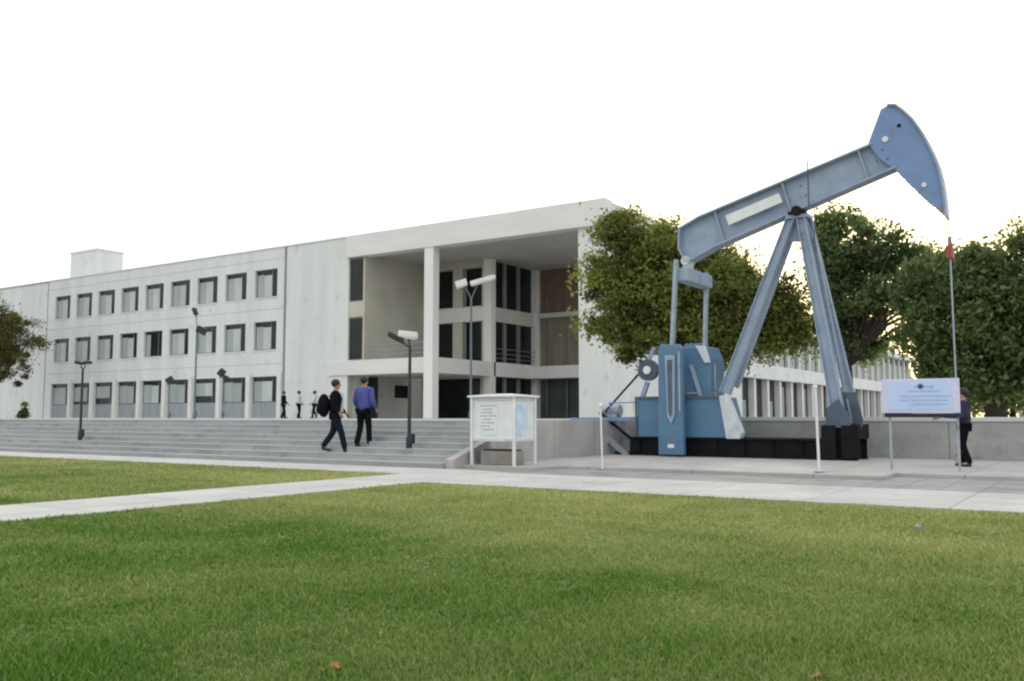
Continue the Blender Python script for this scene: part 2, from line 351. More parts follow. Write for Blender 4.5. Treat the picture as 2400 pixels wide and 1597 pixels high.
# ---------------------------------------------------------------- main building
FY = 42.5; RT = 12.72
def T(zz): return zz
bld = empty('office_building', (-47, FY, PZ), 'long three storey off-white concrete building with deep open entrance porch', 'building')
def grid_wall(mb, x0, x1, z0, z1, y0, y1, holes, back=True):
    xs = sorted({x0, x1, *[h[0] for h in holes], *[h[1] for h in holes]}); zs = sorted({z0, z1, *[h[2] for h in holes], *[h[3] for h in holes]})
    inh = lambda x, z: any(h[0] < x < h[1] and h[2] < z < h[3] for h in holes)
    for i in range(len(xs)-1):
        for j in range(len(zs)-1):
            if not inh((xs[i]+xs[i+1])/2, (zs[j]+zs[j+1])/2):
                mb.quad((xs[i], y0, zs[j]), (xs[i+1], y0, zs[j]), (xs[i+1], y0, zs[j+1]), (xs[i], y0, zs[j+1]))
    for (a, b, c, d) in holes:
        mb.quad((a, y0, c), (a, y1, c), (a, y1, d), (a, y0, d)); mb.quad((b, y0, c), (b, y0, d), (b, y1, d), (b, y1, c))
        mb.quad((a, y0, d), (a, y1, d), (b, y1, d), (b, y0, d)); mb.quad((a, y0, c), (b, y0, c), (b, y1, c), (a, y1, c))
    mb.quad((x0, y0, z1), (x1, y0, z1), (x1, y1, z1), (x0, y1, z1))
    mb.quad((x0, y0, z0), (x0, y1, z0), (x0, y1, z1), (x0, y0, z1)); mb.quad((x1, y0, z0), (x1, y1, z0), (x1, y1, z1), (x1, y0, z1))
    if back: mb.quad((x0, y1, z0), (x0, y1, z1), (x1, y1, z1), (x1, y1, z0))
XR = [-47.50-3.13*k for k in range(9)]; WW = 2.28
rows = [(9.38, 11.32), (5.74, 7.70), (PZ+.0, 3.92)]
holes = []
for xr in XR:
    for (a, b) in rows[:2]: holes.append((xr-WW, xr, a, b))
    holes.append((xr-WW-.12, xr+.22, PZ+.02, 3.92))
SL0, SL1 = -40.85, -39.63
w = MB(); grid_wall(w, -75.9, -46.85, PZ, RT, FY, FY+9, holes)
w.build('wall', M['wall'], bld)
w = MB(); grid_wall(w, -46.60, SL0-.0, PZ, RT, FY+.004, FY+9, []); w.build('wall', M['wall'], bld)
w = MB(); w.box(-140, -76.15, FY+.05, FY+9, PZ, RT-.02); w.build('wall', M['wall'], bld)
# upright fins beside each window column and shallow panel lines
for xr in XR:
    MB().box(xr+.26, xr+.66, FY-.12, FY+.02, PZ, 4.15).build('fin', M['fascia'], bld, bevel=.01)
for i, xr in enumerate(XR):
    for j, (a, b) in enumerate(rows):
        sill = a if j < 2 else 2.15
        x0 = xr-WW-(.12 if j == 2 else 0); x1_ = xr+(.22 if j == 2 else 0); d = FY+.22; dk = .66
        fr = MB()
        fr.box(x0, x0+.05, d-.04, d+.03, sill, b).box(x1_-.05, x1_, d-.04, d+.03, sill, b).box(x0+.05, x1_-.05, d-.04, d+.03, b-.06, b)
        fr.box(x0+.05, x1_-.05, d-.04, d+.03, sill, sill+.06).box(x1_-dk-.06, x1_-dk, d-.035, d+.025, sill+.06, b-.06)
        f = fr.build('window', M['frame'], bld)
        MB().box(x0+.05, x1_-.05, d+.0, d+.02, sill+.06, b-.06).build('pane', M['glass'], f)
        xm = x0+.08+(x1_-dk-x0)*random.uniform(.40, .52)
        if i == 4 and j == 1: MB().box(x0+.08, x0+.6, d-.03, d-.005, sill+.07, b-.25).build('blind', M['blindg'], f)
        else:
            bz = sill+.07+(random.choice([0, 0, .2, .45]) if j == 2 else 0)
            MB().box(x0+.08, xm, d-.03, d-.005, bz, b-.32).build('blind', M['blindg'], f)
            MB().box(xm+.02, x1_-dk-.07, d-.03, d-.005, bz, b-.32-random.choice([0, 0, .06])).build('blind', M['blind'] if j < 2 or i in (0, 2, 4) else M['blindg'], f)
        if j == 2:
            MB().box(x0+.01, x1_-.01, d-.03, d+.1, PZ, sill).build('spandrel', M['spandrel'], bld)
        else:
            MB().box(x0-.02, x1_+.02, FY-.05, FY+.3, sill-.08, sill-.003).build('sill', M['fascia'], f)
MB().box(-46.848, -46.602, FY+.18, FY+.3, PZ, RT-.3).build('downpipe', M['groove'], bld)
MB().box(-76.148, -75.902, FY+.2, FY+.3, PZ, RT-.3).build('downpipe', M['groove'], bld)
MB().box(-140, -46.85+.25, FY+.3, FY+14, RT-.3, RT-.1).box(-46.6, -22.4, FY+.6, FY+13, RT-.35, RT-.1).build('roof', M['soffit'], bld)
pa = W(163, 583, Y=FY+5); pb = W(224, 583, Y=FY+5)
pen = MB().box(pa.x, pb.x, FY+5, FY+7.6, RT-.15, pa.z-.1).build('rooftop_room', M['wall'], bld)
MB().box(pa.x-.08, pb.x+.08, FY+4.92, FY+7.7, pa.z-.1, pa.z+.05).build('roof_edge', M['fascia'], pen)
# porch: slots, return wall, slabs, pillars
XP = -34.15; BY1 = 48.6; BY2 = 54.5; XE0, XE1 = -23.95, -22.28; SB = 11.25
MB().box(SL0, XE1+.15, FY-.28, FY+.55, SB+.08, RT+.03).build('fascia', M['fascia'], bld, bevel=.02)
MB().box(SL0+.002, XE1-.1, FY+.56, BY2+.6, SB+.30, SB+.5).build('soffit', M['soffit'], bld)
sw = MB()
sw.box(SL0+.002, SL0+.03, FY+.05, FY+.5, PZ, SB+.3)
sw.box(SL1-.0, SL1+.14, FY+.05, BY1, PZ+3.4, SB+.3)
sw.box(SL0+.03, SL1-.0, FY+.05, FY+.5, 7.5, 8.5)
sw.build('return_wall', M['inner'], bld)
for (a, b) in ((8.502, SB+.04), (4.74, 7.498)):
    f = MB().box(SL0+.032, SL0+.07, FY+.12, FY+.18, a+.08, b-.08).box(SL1-.04, SL1-.002, FY+.12, FY+.18, a+.08, b-.08).box(SL0+.032, SL1-.002, FY+.12, FY+.18, a, a+.08).box(SL0+.032, SL1-.002, FY+.12, FY+.18, b-.08, b).build('window', M['frame'], bld)
    MB().box(SL0+.032, SL1-.002, FY+.14, FY+.17, a+.08, b-.08).build('pane', M['glass'], f)
L1a, L1b = 3.80, 4.74; L2a, L2b = 7.47, 8.42
MB().box(SL0-1.6, XP+.26, FY-.10, BY1+.2, L1a, L1b).build('balcony_slab', M['fascia'], bld, bevel=.015)
MB().box(XP-.3, XP+.32, BY1+.2, BY2, L1a, L1b).build('balcony_slab', M['pier'], bld, bevel=.015)
MB().box(XP+.26, XE0, BY2-1.2, BY2+.3, L1a+.0, L1a+.85).build('balcony_slab', M['pier'], bld, bevel=.015)
MB().box(SL1, XP+.1, BY1-.1, BY1+.6, L2a, L2b).build('floor_slab', M['fascia'], bld)
MB().box(XP-.35, XP+.05, BY1+.6, BY2, L2a, L2b).build('floor_slab', M['wall_side'], bld)
MB().box(XP+.26, XE0, BY2-.3, BY2+.3, 8.1, 8.42).build('floor_slab', M['wall_side'], bld)
for i, (y, wd) in enumerate(((FY, .42), (BY1, .36), (BY2-.2, .30))):
    MB().box(XP-.30, XP-.30+wd+.26, y-.15-.06*(i == 0), y+.40, PZ, SB+.3).build('pillar', M['pier'], bld, bevel=.02)
# back walls with glazing behind the pillars
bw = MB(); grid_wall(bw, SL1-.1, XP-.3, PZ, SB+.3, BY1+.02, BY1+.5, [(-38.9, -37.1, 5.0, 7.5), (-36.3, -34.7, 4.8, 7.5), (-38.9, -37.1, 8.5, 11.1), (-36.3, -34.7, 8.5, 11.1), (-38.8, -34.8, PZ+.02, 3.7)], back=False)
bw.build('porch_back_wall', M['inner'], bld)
MB().box(SL1-.1, XP-.3, BY1+.55, BY1+.6, PZ, SB+.3).build('glazing', M['glass'], bld)
f = MB().box(SL0+.002, SL0+.05, 47.1, 48.5, 2.45, 3.3).build('window', M['glass'], bld)
MB().box(SL0+.1, SL0+1.15, FY+1.6, FY+1.65, PZ, 3.7).build('door', M['glass'], bld, label='dark doorway under the left end of the balcony')
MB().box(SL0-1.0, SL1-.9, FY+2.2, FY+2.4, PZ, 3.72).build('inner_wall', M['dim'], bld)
iw = MB()
iw.box(XP-.32, XP-.2, BY1+.6, BY2, PZ, SB+.3); iw.build('glazing', M['glass'], bld)
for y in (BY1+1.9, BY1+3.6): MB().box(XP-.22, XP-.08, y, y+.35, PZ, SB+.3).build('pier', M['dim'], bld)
MB().box(XP-.2, XE0+2.2, BY2+.1, BY2+.5, 8.42, SB+.3).build('upper_panel', M['brown'], bld, label='brown timber panelled wall at the top of the porch')
MB().box(XP-.2, XE0+2.2, BY2+.1, BY2+.5, L1a+.7, 8.1).build('middle_panel', M['tan'], bld)
MB().box(XP-.2, XE0+2.2, BY2+.32, BY2+.5, PZ, L1a+.05).build('glazing', M['glassg'], bld)
for k in range(6): MB().box(XP+.8+k*1.6, XP+.92+k*1.6, BY2+.05, BY2+.12, PZ, SB+.29).build('mullion', M['frame'], bld)
rl = MB()
for zz in (.32, .62, .95): rl.bar((SL1, FY+.12, L1b+zz-.02), (XP-.31, FY+.12, L1b+zz-.02), .035, .035)
for k in range(14): rl.bar((SL1+.1+k*.40, FY+.12, L1b-.03), (SL1+.1+k*.40, FY+.12, L1b+.93), .025, .025)
rl.build('railing', M['rail'], bld)
rl = MB()
for zz in (.32, .62, .95): rl.bar((XP+.1, BY1+.6, L1b+zz-.02), (XP+.1, BY2-.4, L1b+zz-.02), .035, .035)
rl.build('railing', M['rail'], bld)
# porch end wall and long side wing running back behind the trees
ew = MB().box(XE0, XE1, FY+.02, FY+1.5, PZ, RT-.01).box(XE1-.5, XE1, FY+1.5, FY+12, PZ, 4.75).box(XE0, XE1, FY+12, FY+20.5, PZ, RT-.01).box(XE1-.5, XE1, FY+1.5, FY+12, SB+.5, RT-.01)
ew.build('end_wall', M['wall'], bld)
MB().box(-140, -46.6, FY-.06, FY+.4, RT-.0, RT+.09).box(-46.6, SL0-.01, FY-.06, FY+.4, RT-.0, RT+.09).build('coping', M['fascia'], bld)
for z in (4.75, 8.5, 11.95): MB().box(-75.9, -46.86, FY-.004, FY+.001, z, z+.035).build('panel_joint', M['joint'], bld)
MB().box(XE1-14, XE1-.02, FY+20.5, 131, PZ+7.3, PZ+7.9).build('wing_roof', M['fascia'], bld)
MB().box(XE1-14, XE1-.7, FY+20.5, 130, PZ, PZ+7.3).build('wing_wall', M['glass'], bld)
MB().box(XE1-.7, XE1-.0, FY+20.5, 130.5, 4.05, 5.15).build('wing_slab', M['wall'], bld)
k = 0; y = FY+20.9
while y < 130:
    MB().box(XE1-.72, XE1-.25, y, y+.45, PZ, 4.05).build('pier', M['fascia'], bld)
    MB().box(XE1-.72, XE1-.45, y, y+.35, 5.15, PZ+7.3).build('pier', M['fascia'], bld)
    if k % 3 != 1: MB().box(XE1-.69, XE1-.6, y+.46, y+2.2, PZ, 2.4+1.2*(k % 2)).build('panel', M['spandrel'], bld)
    MB().box(XE1-.69, XE1-.62, y+.9, y+2.5, 5.2, 7.6).build('panel', M['blindg'], bld)
    y += 3.1; k += 1

# ---------------------------------------------------------------- pump jack
YC = 23.95; YF = YC-.24
g = lambda x, y, Y=YF: (lambda p: (p.x, p.z))(W(x, y, Y=Y))
pj = empty('pump_jack', (-8.5, YC, .09), 'blue oil pump jack with raised horse head standing on a black skid', 'pump jack')
# skid
x0 = W(1450, 1060, Y=23.3).x; x1 = W(1972, 1060, Y=23.3).x
sk = MB()
for yy in (23.3, 24.38):
    sk.box(x0, x1, yy, yy+.04, .09, .56).box(x0, x1, yy-.09, yy+.13, .56, .60).box(x0, x1, yy-.09, yy+.13, .088, .125)
    for i in range(8): sk.box(x0+.3+i*.75, x0+.33+i*.75, yy-.08, yy+.12, .12, .565)
for i in range(6): sk.box(x0+.1+i*1.15, x0+.25+i*1.15, 23.35, 24.4, .12, .55)
sk.box(x0+.6, x1-.2, 23.5, 24.35, .13, .50)
sk.build('skid', M['black'], pj)
# front foot blocks
ft = MB(); a = W(1893, 1000, Y=23.3).x; b = W(1978, 1000, Y=23.3).x
for (xa, xb) in ((a, a+(b-a)*.40), (a+(b-a)*.55, b)):
    ft.box(xa, xb, 23.12, 23.22, .12, .95)
ft.box(a+.05, b-.06, 23.24, 24.6, .61, .98)
ft.build('foot_bracket', M['black'], pj, bevel=.02)
gq = lambda x, y: (lambda p: (p.x, p.z))(W(x, y, Y=23.3))
MB().prism([gq(1922, 902), gq(1962, 902), gq(1978, 965), gq(1976, 985), gq(1900, 985)], 23.62, 23.66).build('gusset', M['slotm'], pj)
MB().prism([gq(1905, 940), gq(1932, 918), gq(1958, 960), gq(1962, 984), gq(1902, 984)], 23.14, 23.19).build('gusset', M['paintd'], pj)
# samson post legs
ap = W(1838, 492, Y=YC)
def leg(x, y, Y, w, h, m='bluel', top=(0, 0)):
    p = W(x, y, Y=Y); q = Vector((ap.x+top[0], YC+top[1], ap.z-.12))
    mb = MB(); d = (q-p).normalized(); s = Vector((0, 1, 0)).cross(d).normalized()
    for o in (-1, 1): mb.bar(p+s*o*w/2, q+s*o*w*.35, .012+h, .025, up=tuple(s))
    mb.bar(p, q, .02, w*.95, up=tuple(s))
    return mb.build('post_leg', M[m], pj)
leg(1668, 905, 23.5, .27, .17, top=(-.16, -.16)); leg(1690, 890, 24.5, .20, .15, top=(-.10, .16))
leg(1935, 985, 23.35, .28, .20, top=(.10, -.16)); leg(1968, 965, 24.5, .24, .16, top=(.18, .18))
ld = MB(); pA = W(1948, 975, Y=23.6); qA = Vector((ap.x+.28, YC-.05, ap.z-.6))
for s in (-.13, .13):
    ld.bar(pA+Vector((s, 0, 0)), qA+Vector((s, 0, 0)), .035, .035)
for i in range(1, 17):
    c = pA.lerp(qA, i/17); ld.bar(c+Vector((-.13, 0, 0)), c+Vector((.13, 0, 0)), .025, .025)
ld.build('ladder', M['steel'], pj)
sp = MB(); sp.box(ap.x-.28, ap.x+.30, YC-.26, YC+.26, ap.z-.16, ap.z-.06)
sp.prism([(ap.x-.30, ap.z-.75), (ap.x+.42, ap.z-.75), (ap.x+.22, ap.z-.16), (ap.x-.2, ap.z-.16)], YC-.05, YC-.02)
sp.build('post_cap', M['bluel'], pj, bevel=.01)
MB().tube([(ap.x+.02, YC-.34, ap.z+.02), (ap.x+.02, YC+.34, ap.z+.02)], .13, 16).box(ap.x-.2, ap.x+.24, YC-.3, YC-.12, ap.z-.06, ap.z+.02).build('saddle_bearing', M['black'], pj)
# walking beam (I section): web and flanges
bt = [g(1563, 524), g(1605, 497), g(1855, 393), g(2006, 327)]; bb = [g(2062, 384), g(1855, 470), g(1640, 569), g(1575, 605), g(1558, 570)]
wb = MB(); wb.prism(bt+bb, YC-.035, YC+.035)
def flange(mb, a, b, wd=.44, th=.05):
    mb.bar((a[0], YC, a[1]), (b[0], YC, b[1]), th, wd, up=(0, 1, 0)); return mb
flange(wb, g(1563, 524), g(1605, 499)); flange(wb, g(1605, 499), g(2008, 328)); flange(wb, g(2062, 382), g(1640, 567)); flange(wb, g(1640, 567), g(1577, 603)); flange(wb, g(1561, 526), g(1560, 572)); flange(wb, g(1560, 572), g(1577, 603))
wb.build('walking_beam', M['bluel'], pj)
ta = Vector(g(1605, 499)); tb = Vector(g(2008, 328)); la_ = Vector(g(1640, 567)); lb_ = Vector(g(2062, 382)); bd = (tb-ta).normalized(); dn = Vector((bd.y, -bd.x))
for t in (.10, .50, .92):
    pu = ta.lerp(tb, t); e_ = lb_-la_; den = dn.x*e_.y-dn.y*e_.x; kq = ((la_-pu).x*e_.y-(la_-pu).y*e_.x)/den; pl = pu+dn*kq
    MB().prism([tuple(pu-bd*.015+dn*.03), tuple(pu+bd*.015+dn*.03), tuple(pl+bd*.015-dn*.03), tuple(pl-bd*.015-dn*.03)], YC-.2, YC-.037).build('stiffener', M['bluel'], pj)
vv = lambda x, y: (x/1.0187, y/1.0187)
MB().prism([g(*vv(1700, 506)), g(*vv(1825, 453)), g(*vv(1834, 474)), g(*vv(1708, 528))], YC-.245, YC-.238).build('name_plate', M['white'], pj, label='blank weathered white plate on the side of the beam')
st_ = MB(); st_.bar((*[W(1858, 372, Y=YF-.03).x], YF-.04, W(1858, 372, Y=YF).z), (W(1862, 478, Y=YF).x, YF-.04, W(1862, 478, Y=YF).z), .03, .03)
st_.bar((W(1874, 470, Y=YF).x, YF, W(1874, 470, Y=YF).z), (W(1874, 560, Y=YF).x, YF, W(1874, 560, Y=YF).z), .025, .025)
st_.build('clamp_rod', M['slotm'], pj)
# horse head
hh = [vv(*q) for q in ((2064, 256), (2080, 247), (2099, 247), (2120, 262), (2140, 281), (2158, 306), (2174, 334), (2187, 361), (2198, 388), (2205, 415), (2210, 442), (2214, 474), (2217, 508), (2168, 468), (2130, 432), (2097, 398), (2060, 372), (2034, 336))]
MB().prism([g(*q, Y=YC-.2) for q in hh], YC-.2, YC+.2).build('horse_head', M['blue'], pj, bevel=.015)
hf = MB(); arc = [g(*q, Y=YC-.2) for q in hh[1:13]]
for i in range(len(arc)-1): hf.bar((arc[i][0], YC, arc[i][1]), (arc[i+1][0], YC, arc[i+1][1]), .05, .54, up=(0, 1, 0))
hf.build('head_rim', M['bluel'], pj)
for (x, y) in ((1800, 440), (1812, 462), (1838, 425), (1850, 447), (2006, 352), (2018, 372), (2030, 345), (2042, 366)):
    p = W(x, y, Y=YC-.2); MB().tube([(p.x, YC-.225 if x > 2000 else YC-.06, p.z), (p.x, YC-.19 if x > 2000 else YC-.03, p.z)], .022, 8).build('bolt', M['slotm'], pj)
hb = MB()
for (x, y, r) in ((2075, 327, .075), (2166, 434, .06)):
    p = g(*vv(x, y), Y=YC-.2); hb.tube([(p[0], YC-.235, p[1]), (p[0], YC-.19, p[1])], r, 14)
hb.build('head_boss', M['white'], pj)
p = g(*vv(2107, 295), Y=YC-.2); MB().tube([(p[0], YC-.21, p[1]), (p[0], YC-.19, p[1])], .05, 12).build('lifting_eye', M['black'], pj)
# bridle, carrier bar, polished rod, wellhead
tip = g(*vv(2218, 505), Y=YC-.2); cb = W(2186, 585, Y=YC)
br = MB()
for o in (-.14, .14): br.tube([(tip[0], YC+o, tip[1]), (cb.x+.02, YC+o, cb.z)], .012, 6)
br.build('bridle_cable', M['steel'], pj)
MB().box(cb.x-.07, cb.x+.07, YC-.22, YC+.22, cb.z-.12, cb.z+.18).tube([(cb.x, YC, cb.z+.18), (cb.x, YC, cb.z+.42)], .05, 8).build('carrier_bar', M['red'], pj, bevel=.01)
MB().tube([(cb.x, YC, cb.z+.3), (cb.x+.02, YC, .4)], .020, 8).build('polished_rod', M['steel'], pj)
MB().tube([(cb.x+.02, YC, .09), (cb.x+.02, YC, .28)], .10, 14).tube([(cb.x+.02, YC, .28), (cb.x+.02, YC, .32)], .15, 14).tube([(cb.x+.02, YC, .32), (cb.x+.02, YC, .45)], .05, 12).build('wellhead', M['retain'], pj)
# equalizer, pitman arms
Yn, Yf = 22.96, 24.88
e0 = W(1598, 640, Y=YC)
eq = MB(); eq.box(e0.x-.19, e0.x+.19, Yn+.06, Yf-.06, e0.z-.20, e0.z+.16); eq.build('equalizer', M['bluel'], pj, bevel=.02)
pb_ = W(1583, 602, Y=YC); MB().tube([(pb_.x, YC-.22, pb_.z), (pb_.x, YC+.22, pb_.z)], .13, 14).box(pb_.x-.1, pb_.x+.1, YC-.15, YC+.15, e0.z+.1, pb_.z).build('tail_bearing', M['offwhite'], pj)
def pitman(xt, yt, xb, yb, Y):
    a = W(xt, yt, Y=Y); b = W(xb, yb, Y=Y)
    MB().bar(a, b, .10, .15).build('pitman_arm', M['steel'], pj, bevel=.008)
pitman(1556, 598, 1545, 830, Yn); pitman(1626, 628, 1621, 830, Yf)
# cranks with counterweights
ca = W(1513, 795, Y=22.85); cb2 = W(1577, 1058, Y=22.85)
cx0, cx1 = ca.x, cb2.x; cz1, cz0 = ca.z, .14
mb = MB()
mb.prism([(cx0+.03, cz0), (cx1, cz0), (cx1-.02, cz1-.1), (cx1-.1, cz1), (cx0+.12, cz1), (cx0+.06, cz1-.12)], 22.72, 22.92)
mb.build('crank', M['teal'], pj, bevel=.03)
wm = (cx0+cx1)/2
MB().prism([(wm-.05, 1.15+.0), (wm+.06, .95), (wm+.17, 1.2), (wm+.19, cz1-.30), (wm-.10, cz1-.30)], 22.66, 22.718).build('counterweight', M['bluel'], pj, bevel=.02)
MB().prism([(wm+.0, 1.28), (wm+.05, 1.15), (wm+.10, 1.3), (wm+.12, cz1-.42), (wm-.02, cz1-.42)], 22.64, 22.66).build('weight_slot', M['slotm'], pj)  # raised dark plate that paints the shade inside the slot
MB().box(cx1-.10, cx1-.055, 22.69, 22.719, 1.3, cz1-.2).build('crank_rail', M['steel'], pj)
MB().box(wm-.06, wm+.12, 22.70, 22.719, .33, .43).build('data_plate', M['white'], pj)
fa = W(1577, 792, Y=24.95); fb = W(1636, 900, Y=24.95)
MB().prism([(fa.x-.25, .7), (fb.x+.1, .7), (fb.x+.08, fa.z-.5), (fb.x-.10, fa.z), (fa.x, fa.z)], 24.85, 25.05).build('crank', M['teal'], pj, bevel=.03)
# gear reducer, with a pale plate painting the highlight at its top right
ga = W(1572, 798, Y=23.4); gb = W(1634, 905, Y=23.4)
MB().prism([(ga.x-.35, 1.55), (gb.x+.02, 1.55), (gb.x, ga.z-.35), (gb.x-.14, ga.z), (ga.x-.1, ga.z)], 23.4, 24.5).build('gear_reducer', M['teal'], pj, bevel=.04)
c0 = W(1600, 795, Y=23.36); c1 = W(1632, 835, Y=23.36)
MB().prism([(c0.x, c0.z), (c1.x-.1, c0.z-.03), (c1.x+.03, c1.z), (c1.x-.13, c1.z+.0)], 23.33, 23.397).build('reducer_highlight', M['offwhite'], pj, bevel=.01)
MB().bar(W(1590, 840, Y=23.34), W(1640, 1000, Y=23.3), .05, .10).bar(W(1580, 905, Y=23.34), W(1612, 905, Y=23.34), .04, .05).build('brace', M['bluel'], pj)
MB().tube([(gb.x+.02, 23.7, 1.6), (gb.x+.02, 23.7, ga.z-.5)], .03, 8).build('vent_pipe', M['steel'], pj)
# guard box around drive, pale slanted end plate
ba = W(1466, 916, Y=23.22); bb_ = W(1664, 916, Y=23.22); bc = W(1692, 1018, Y=23.22)
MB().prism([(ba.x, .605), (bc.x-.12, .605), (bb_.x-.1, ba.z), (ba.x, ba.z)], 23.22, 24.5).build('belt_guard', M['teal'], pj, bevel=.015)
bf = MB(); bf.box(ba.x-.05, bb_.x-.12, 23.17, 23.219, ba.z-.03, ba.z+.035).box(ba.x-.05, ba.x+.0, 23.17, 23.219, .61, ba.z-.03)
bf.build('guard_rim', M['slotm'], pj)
s0 = W(1655, 912, Y=23.18); s1 = W(1672, 908, Y=23.18); s2 = W(1708, 1005, Y=23.18); s3 = W(1672, 1010, Y=23.18)
MB().prism([(s0.x, s0.z), (s1.x, s1.z), (s2.x, s2.z+.1), (s2.x-.06, s3.z), (s3.x, s3.z)], 23.12, 23.42).build('end_guard', M['offwhite'], pj, bevel=.02)
# motor end: rails, slanted channels, sheave, lever
mr = MB()
mr.bar(W(1312, 966, Y=23.4), W(1468, 964, Y=23.4), .08, .11).bar(W(1330, 968, Y=24.3), W(1468, 964, Y=24.3), .08, .11)
mr.build('motor_rail', M['blue'], pj)
MB().bar(W(1352, 970, Y=23.35), W(1448, 1052, Y=23.35), .09, .14).build('slanted_channel', M['steel'], pj)
ch = MB().bar(W(1384, 962, Y=24.2), W(1466, 1030, Y=24.2), .08, .12)
ch.build('slanted_channel', M['steel'], pj)
MB().bar(W(1345, 966, Y=23.42), W(1440, 1046, Y=23.42), .05, .10).bar(W(1380, 950, Y=23.5), W(1462, 1018, Y=23.5), .05, .08).box(x0-.55, x0+.0, 23.4, 23.9, .10, .17).build('brace', M['black'], pj)
MB().bar(W(1392, 948, Y=23.5), W(1474, 856, Y=23.5), .035, .05).build('brake_lever', M['black'], pj)
mt = MB(); q = W(1408, 945, Y=23.7); mt.tube([(q.x-.3, 23.75, q.z), (q.x+.25, 23.75, q.z)], .17, 16).box(q.x-.25, q.x+.2, 23.6, 23.9, q.z-.22, q.z-.1).build('motor', M['steel'], pj, smooth=False)
sh = W(1490, 852, Y=23.3); shv = MB()
shv.tube([(sh.x, 23.28, sh.z), (sh.x, 23.42, sh.z)], .30, 26); shv.build('sheave', M['slotm'], pj)
MB().tube([(sh.x, 23.24, sh.z), (sh.x, 23.279, sh.z)], .115, 16).build('sheave_hub', M['white'], pj)
MB().bar(W(1490, 880, Y=23.42), W(1478, 915, Y=23.42), .10, .12).bar(W(1505, 800, Y=23.5), W(1490, 835, Y=23.5), .06, .1).build('bracket', M['bluel'], pj)
MB().bar(W(1400, 928, Y=23.24), W(1466, 926, Y=23.24), .03, .035).bar(W(1404, 928, Y=23.24), W(1402, 968, Y=23.24), .03, .03).build('guard_rail', M['blue'], pj)

# ---------------------------------------------------------------- white box notice board
BX0, BX1, BY0, BYb = -12.12, -10.93, 16.55, 17.45
nb = empty('notice_box', ((BX0+BX1)/2, (BY0+BYb)/2, .09), 'white boxy notice stand on thin legs at the foot of the steps', 'notice board')
bz0, bz1 = .62, 1.62
MB().box(BX0+.04, BX1-.04, BY0+.04, BYb-.04, bz0, bz1-.03).build('body', M['white'], nb, bevel=.01)
rf = MB(); n0 = 0; ov = .05; cxm = (BX0+BX1)/2; cym = (BY0+BYb)/2
rf.v = [(BX0-ov, BY0-ov, bz1-.03), (BX1+ov, BY0-ov, bz1-.03), (BX1+ov, BYb+ov, bz1-.03), (BX0-ov, BYb+ov, bz1-.03), (BX0-ov, BY0-ov, bz1+.01), (BX1+ov, BY0-ov, bz1+.01), (BX1+ov, BYb+ov, bz1+.01), (BX0-ov, BYb+ov, bz1+.01), (cxm-.2, cym, bz1+.055), (cxm+.2, cym, bz1+.055)]
rf.f = [(0, 3, 2, 1), (0, 1, 5, 4), (1, 2, 6, 5), (2, 3, 7, 6), (3, 0, 4, 7), (4, 5, 9, 8), (5, 6, 9), (6, 7, 8, 9), (7, 4, 8)]
rf.build('roof', M['white'], nb)
for (x, y) in ((BX0+.03, BY0+.03), (BX1-.03, BY0+.03), (BX1-.03, BYb-.03), (BX0+.03, BYb-.03)):
    MB().box(x-.03, x+.03, y-.03, y+.03, .09, bz1-.03).build('leg', M['white'], nb, bevel=.004)
fr = MB()
for zz in (bz0+.02, bz1-.08): fr.box(BX0+.08, BX1-.08, BY0+.012, BY0+.039, zz-.02, zz+.03)
for zz in (bz0+.02, bz1-.08): fr.box(BX1-.039, BX1-.012, BY0+.08, BYb-.08, zz-.02, zz+.03)
fr.build('board_frame', M['offwhite'], nb)
pn = MB().box(BX0+.22, BX0+.72, BY0+.030, BY0+.038, bz0+.14, bz1-.16).build('notice_paper', M['paper'], nb)
ik = MB()
for (r, (l0, l1)) in enumerate(((.0, .42), (.05, .30), (.02, .36), (.0, .4), (.08, .28), (.02, .38), (.0, .25), (.04, .4))):
    z = bz1-.23-r*.075; x = BX0+.27+l0
    while x < BX0+.27+l1-.03:
        d = random.uniform(.025, .07); ik.box(x, x+d, BY0+.027, BY0+.0298, z, z+.022); x += d+.02
ik.build('notice_lines', M['inkr'], pn)
MB().box(BX1-.038, BX1-.030, BY0+.12, BY0+.52, bz0+.12, bz1-.2).build('poster', M['poster'], nb)
MB().box(BX1-.038, BX1-.030, BY0+.56, BYb-.1, bz0+.3, bz1-.14).build('notice_paper', M['paper'], nb)
# small planter bed beneath / behind the box
pl = empty('planter_box', (-11.55, 17.0, .09), 'low brownish planter bed on the pad beneath the white notice box', 'planter')
MB().box(-11.98, -11.12, 16.75, 17.25, .09, .40).build('wall', mat('planter_brown', (.30, .285, .25), (.20, .19, .16), .9, 3), pl, bevel=.02)
MB().box(-11.93, -11.17, 16.80, 17.20, .40, .43).build('soil', M['bark'], pl)

# ---------------------------------------------------------------- sign on two posts
sa = W(2028, 874, Y=19.6); sb_ = W(2210, 952, Y=19.6)
sg = empty('sign_board', ((sa.x+sb_.x)/2, 19.6, .09), 'pale blue information sign on two thin posts right of the pump jack', 'sign')
sx0, sx1 = sa.x, sb_.x; sz1, sz0 = sa.z, W(2028, 951, Y=19.6).z
MB().box(sx0, sx1, 19.56, 19.62, sz0, sz1).build('panel', M['signw'], sg, bevel=.008)
fc = MB().box(sx0+.13, sx1-.13, 19.552, 19.559, sz0+.07, sz1-.06).build('sign_face', M['signb'], sg)
ik = MB()
for (z, a, b, s) in ((.50, .62, .98, .04), (.42, .5, 1.1, .03), (.32, .35, 1.35, .028), (.24, .35, 1.25, .028), (.16, .55, 1.3, .026)):
    x = sx0+a
    while x < min(sx0+b, sx1-.2):
        d = random.uniform(.02, .06); ik.box(x, x+d, 19.547, 19.551, sz0+z, sz0+z+s); x += d+.022
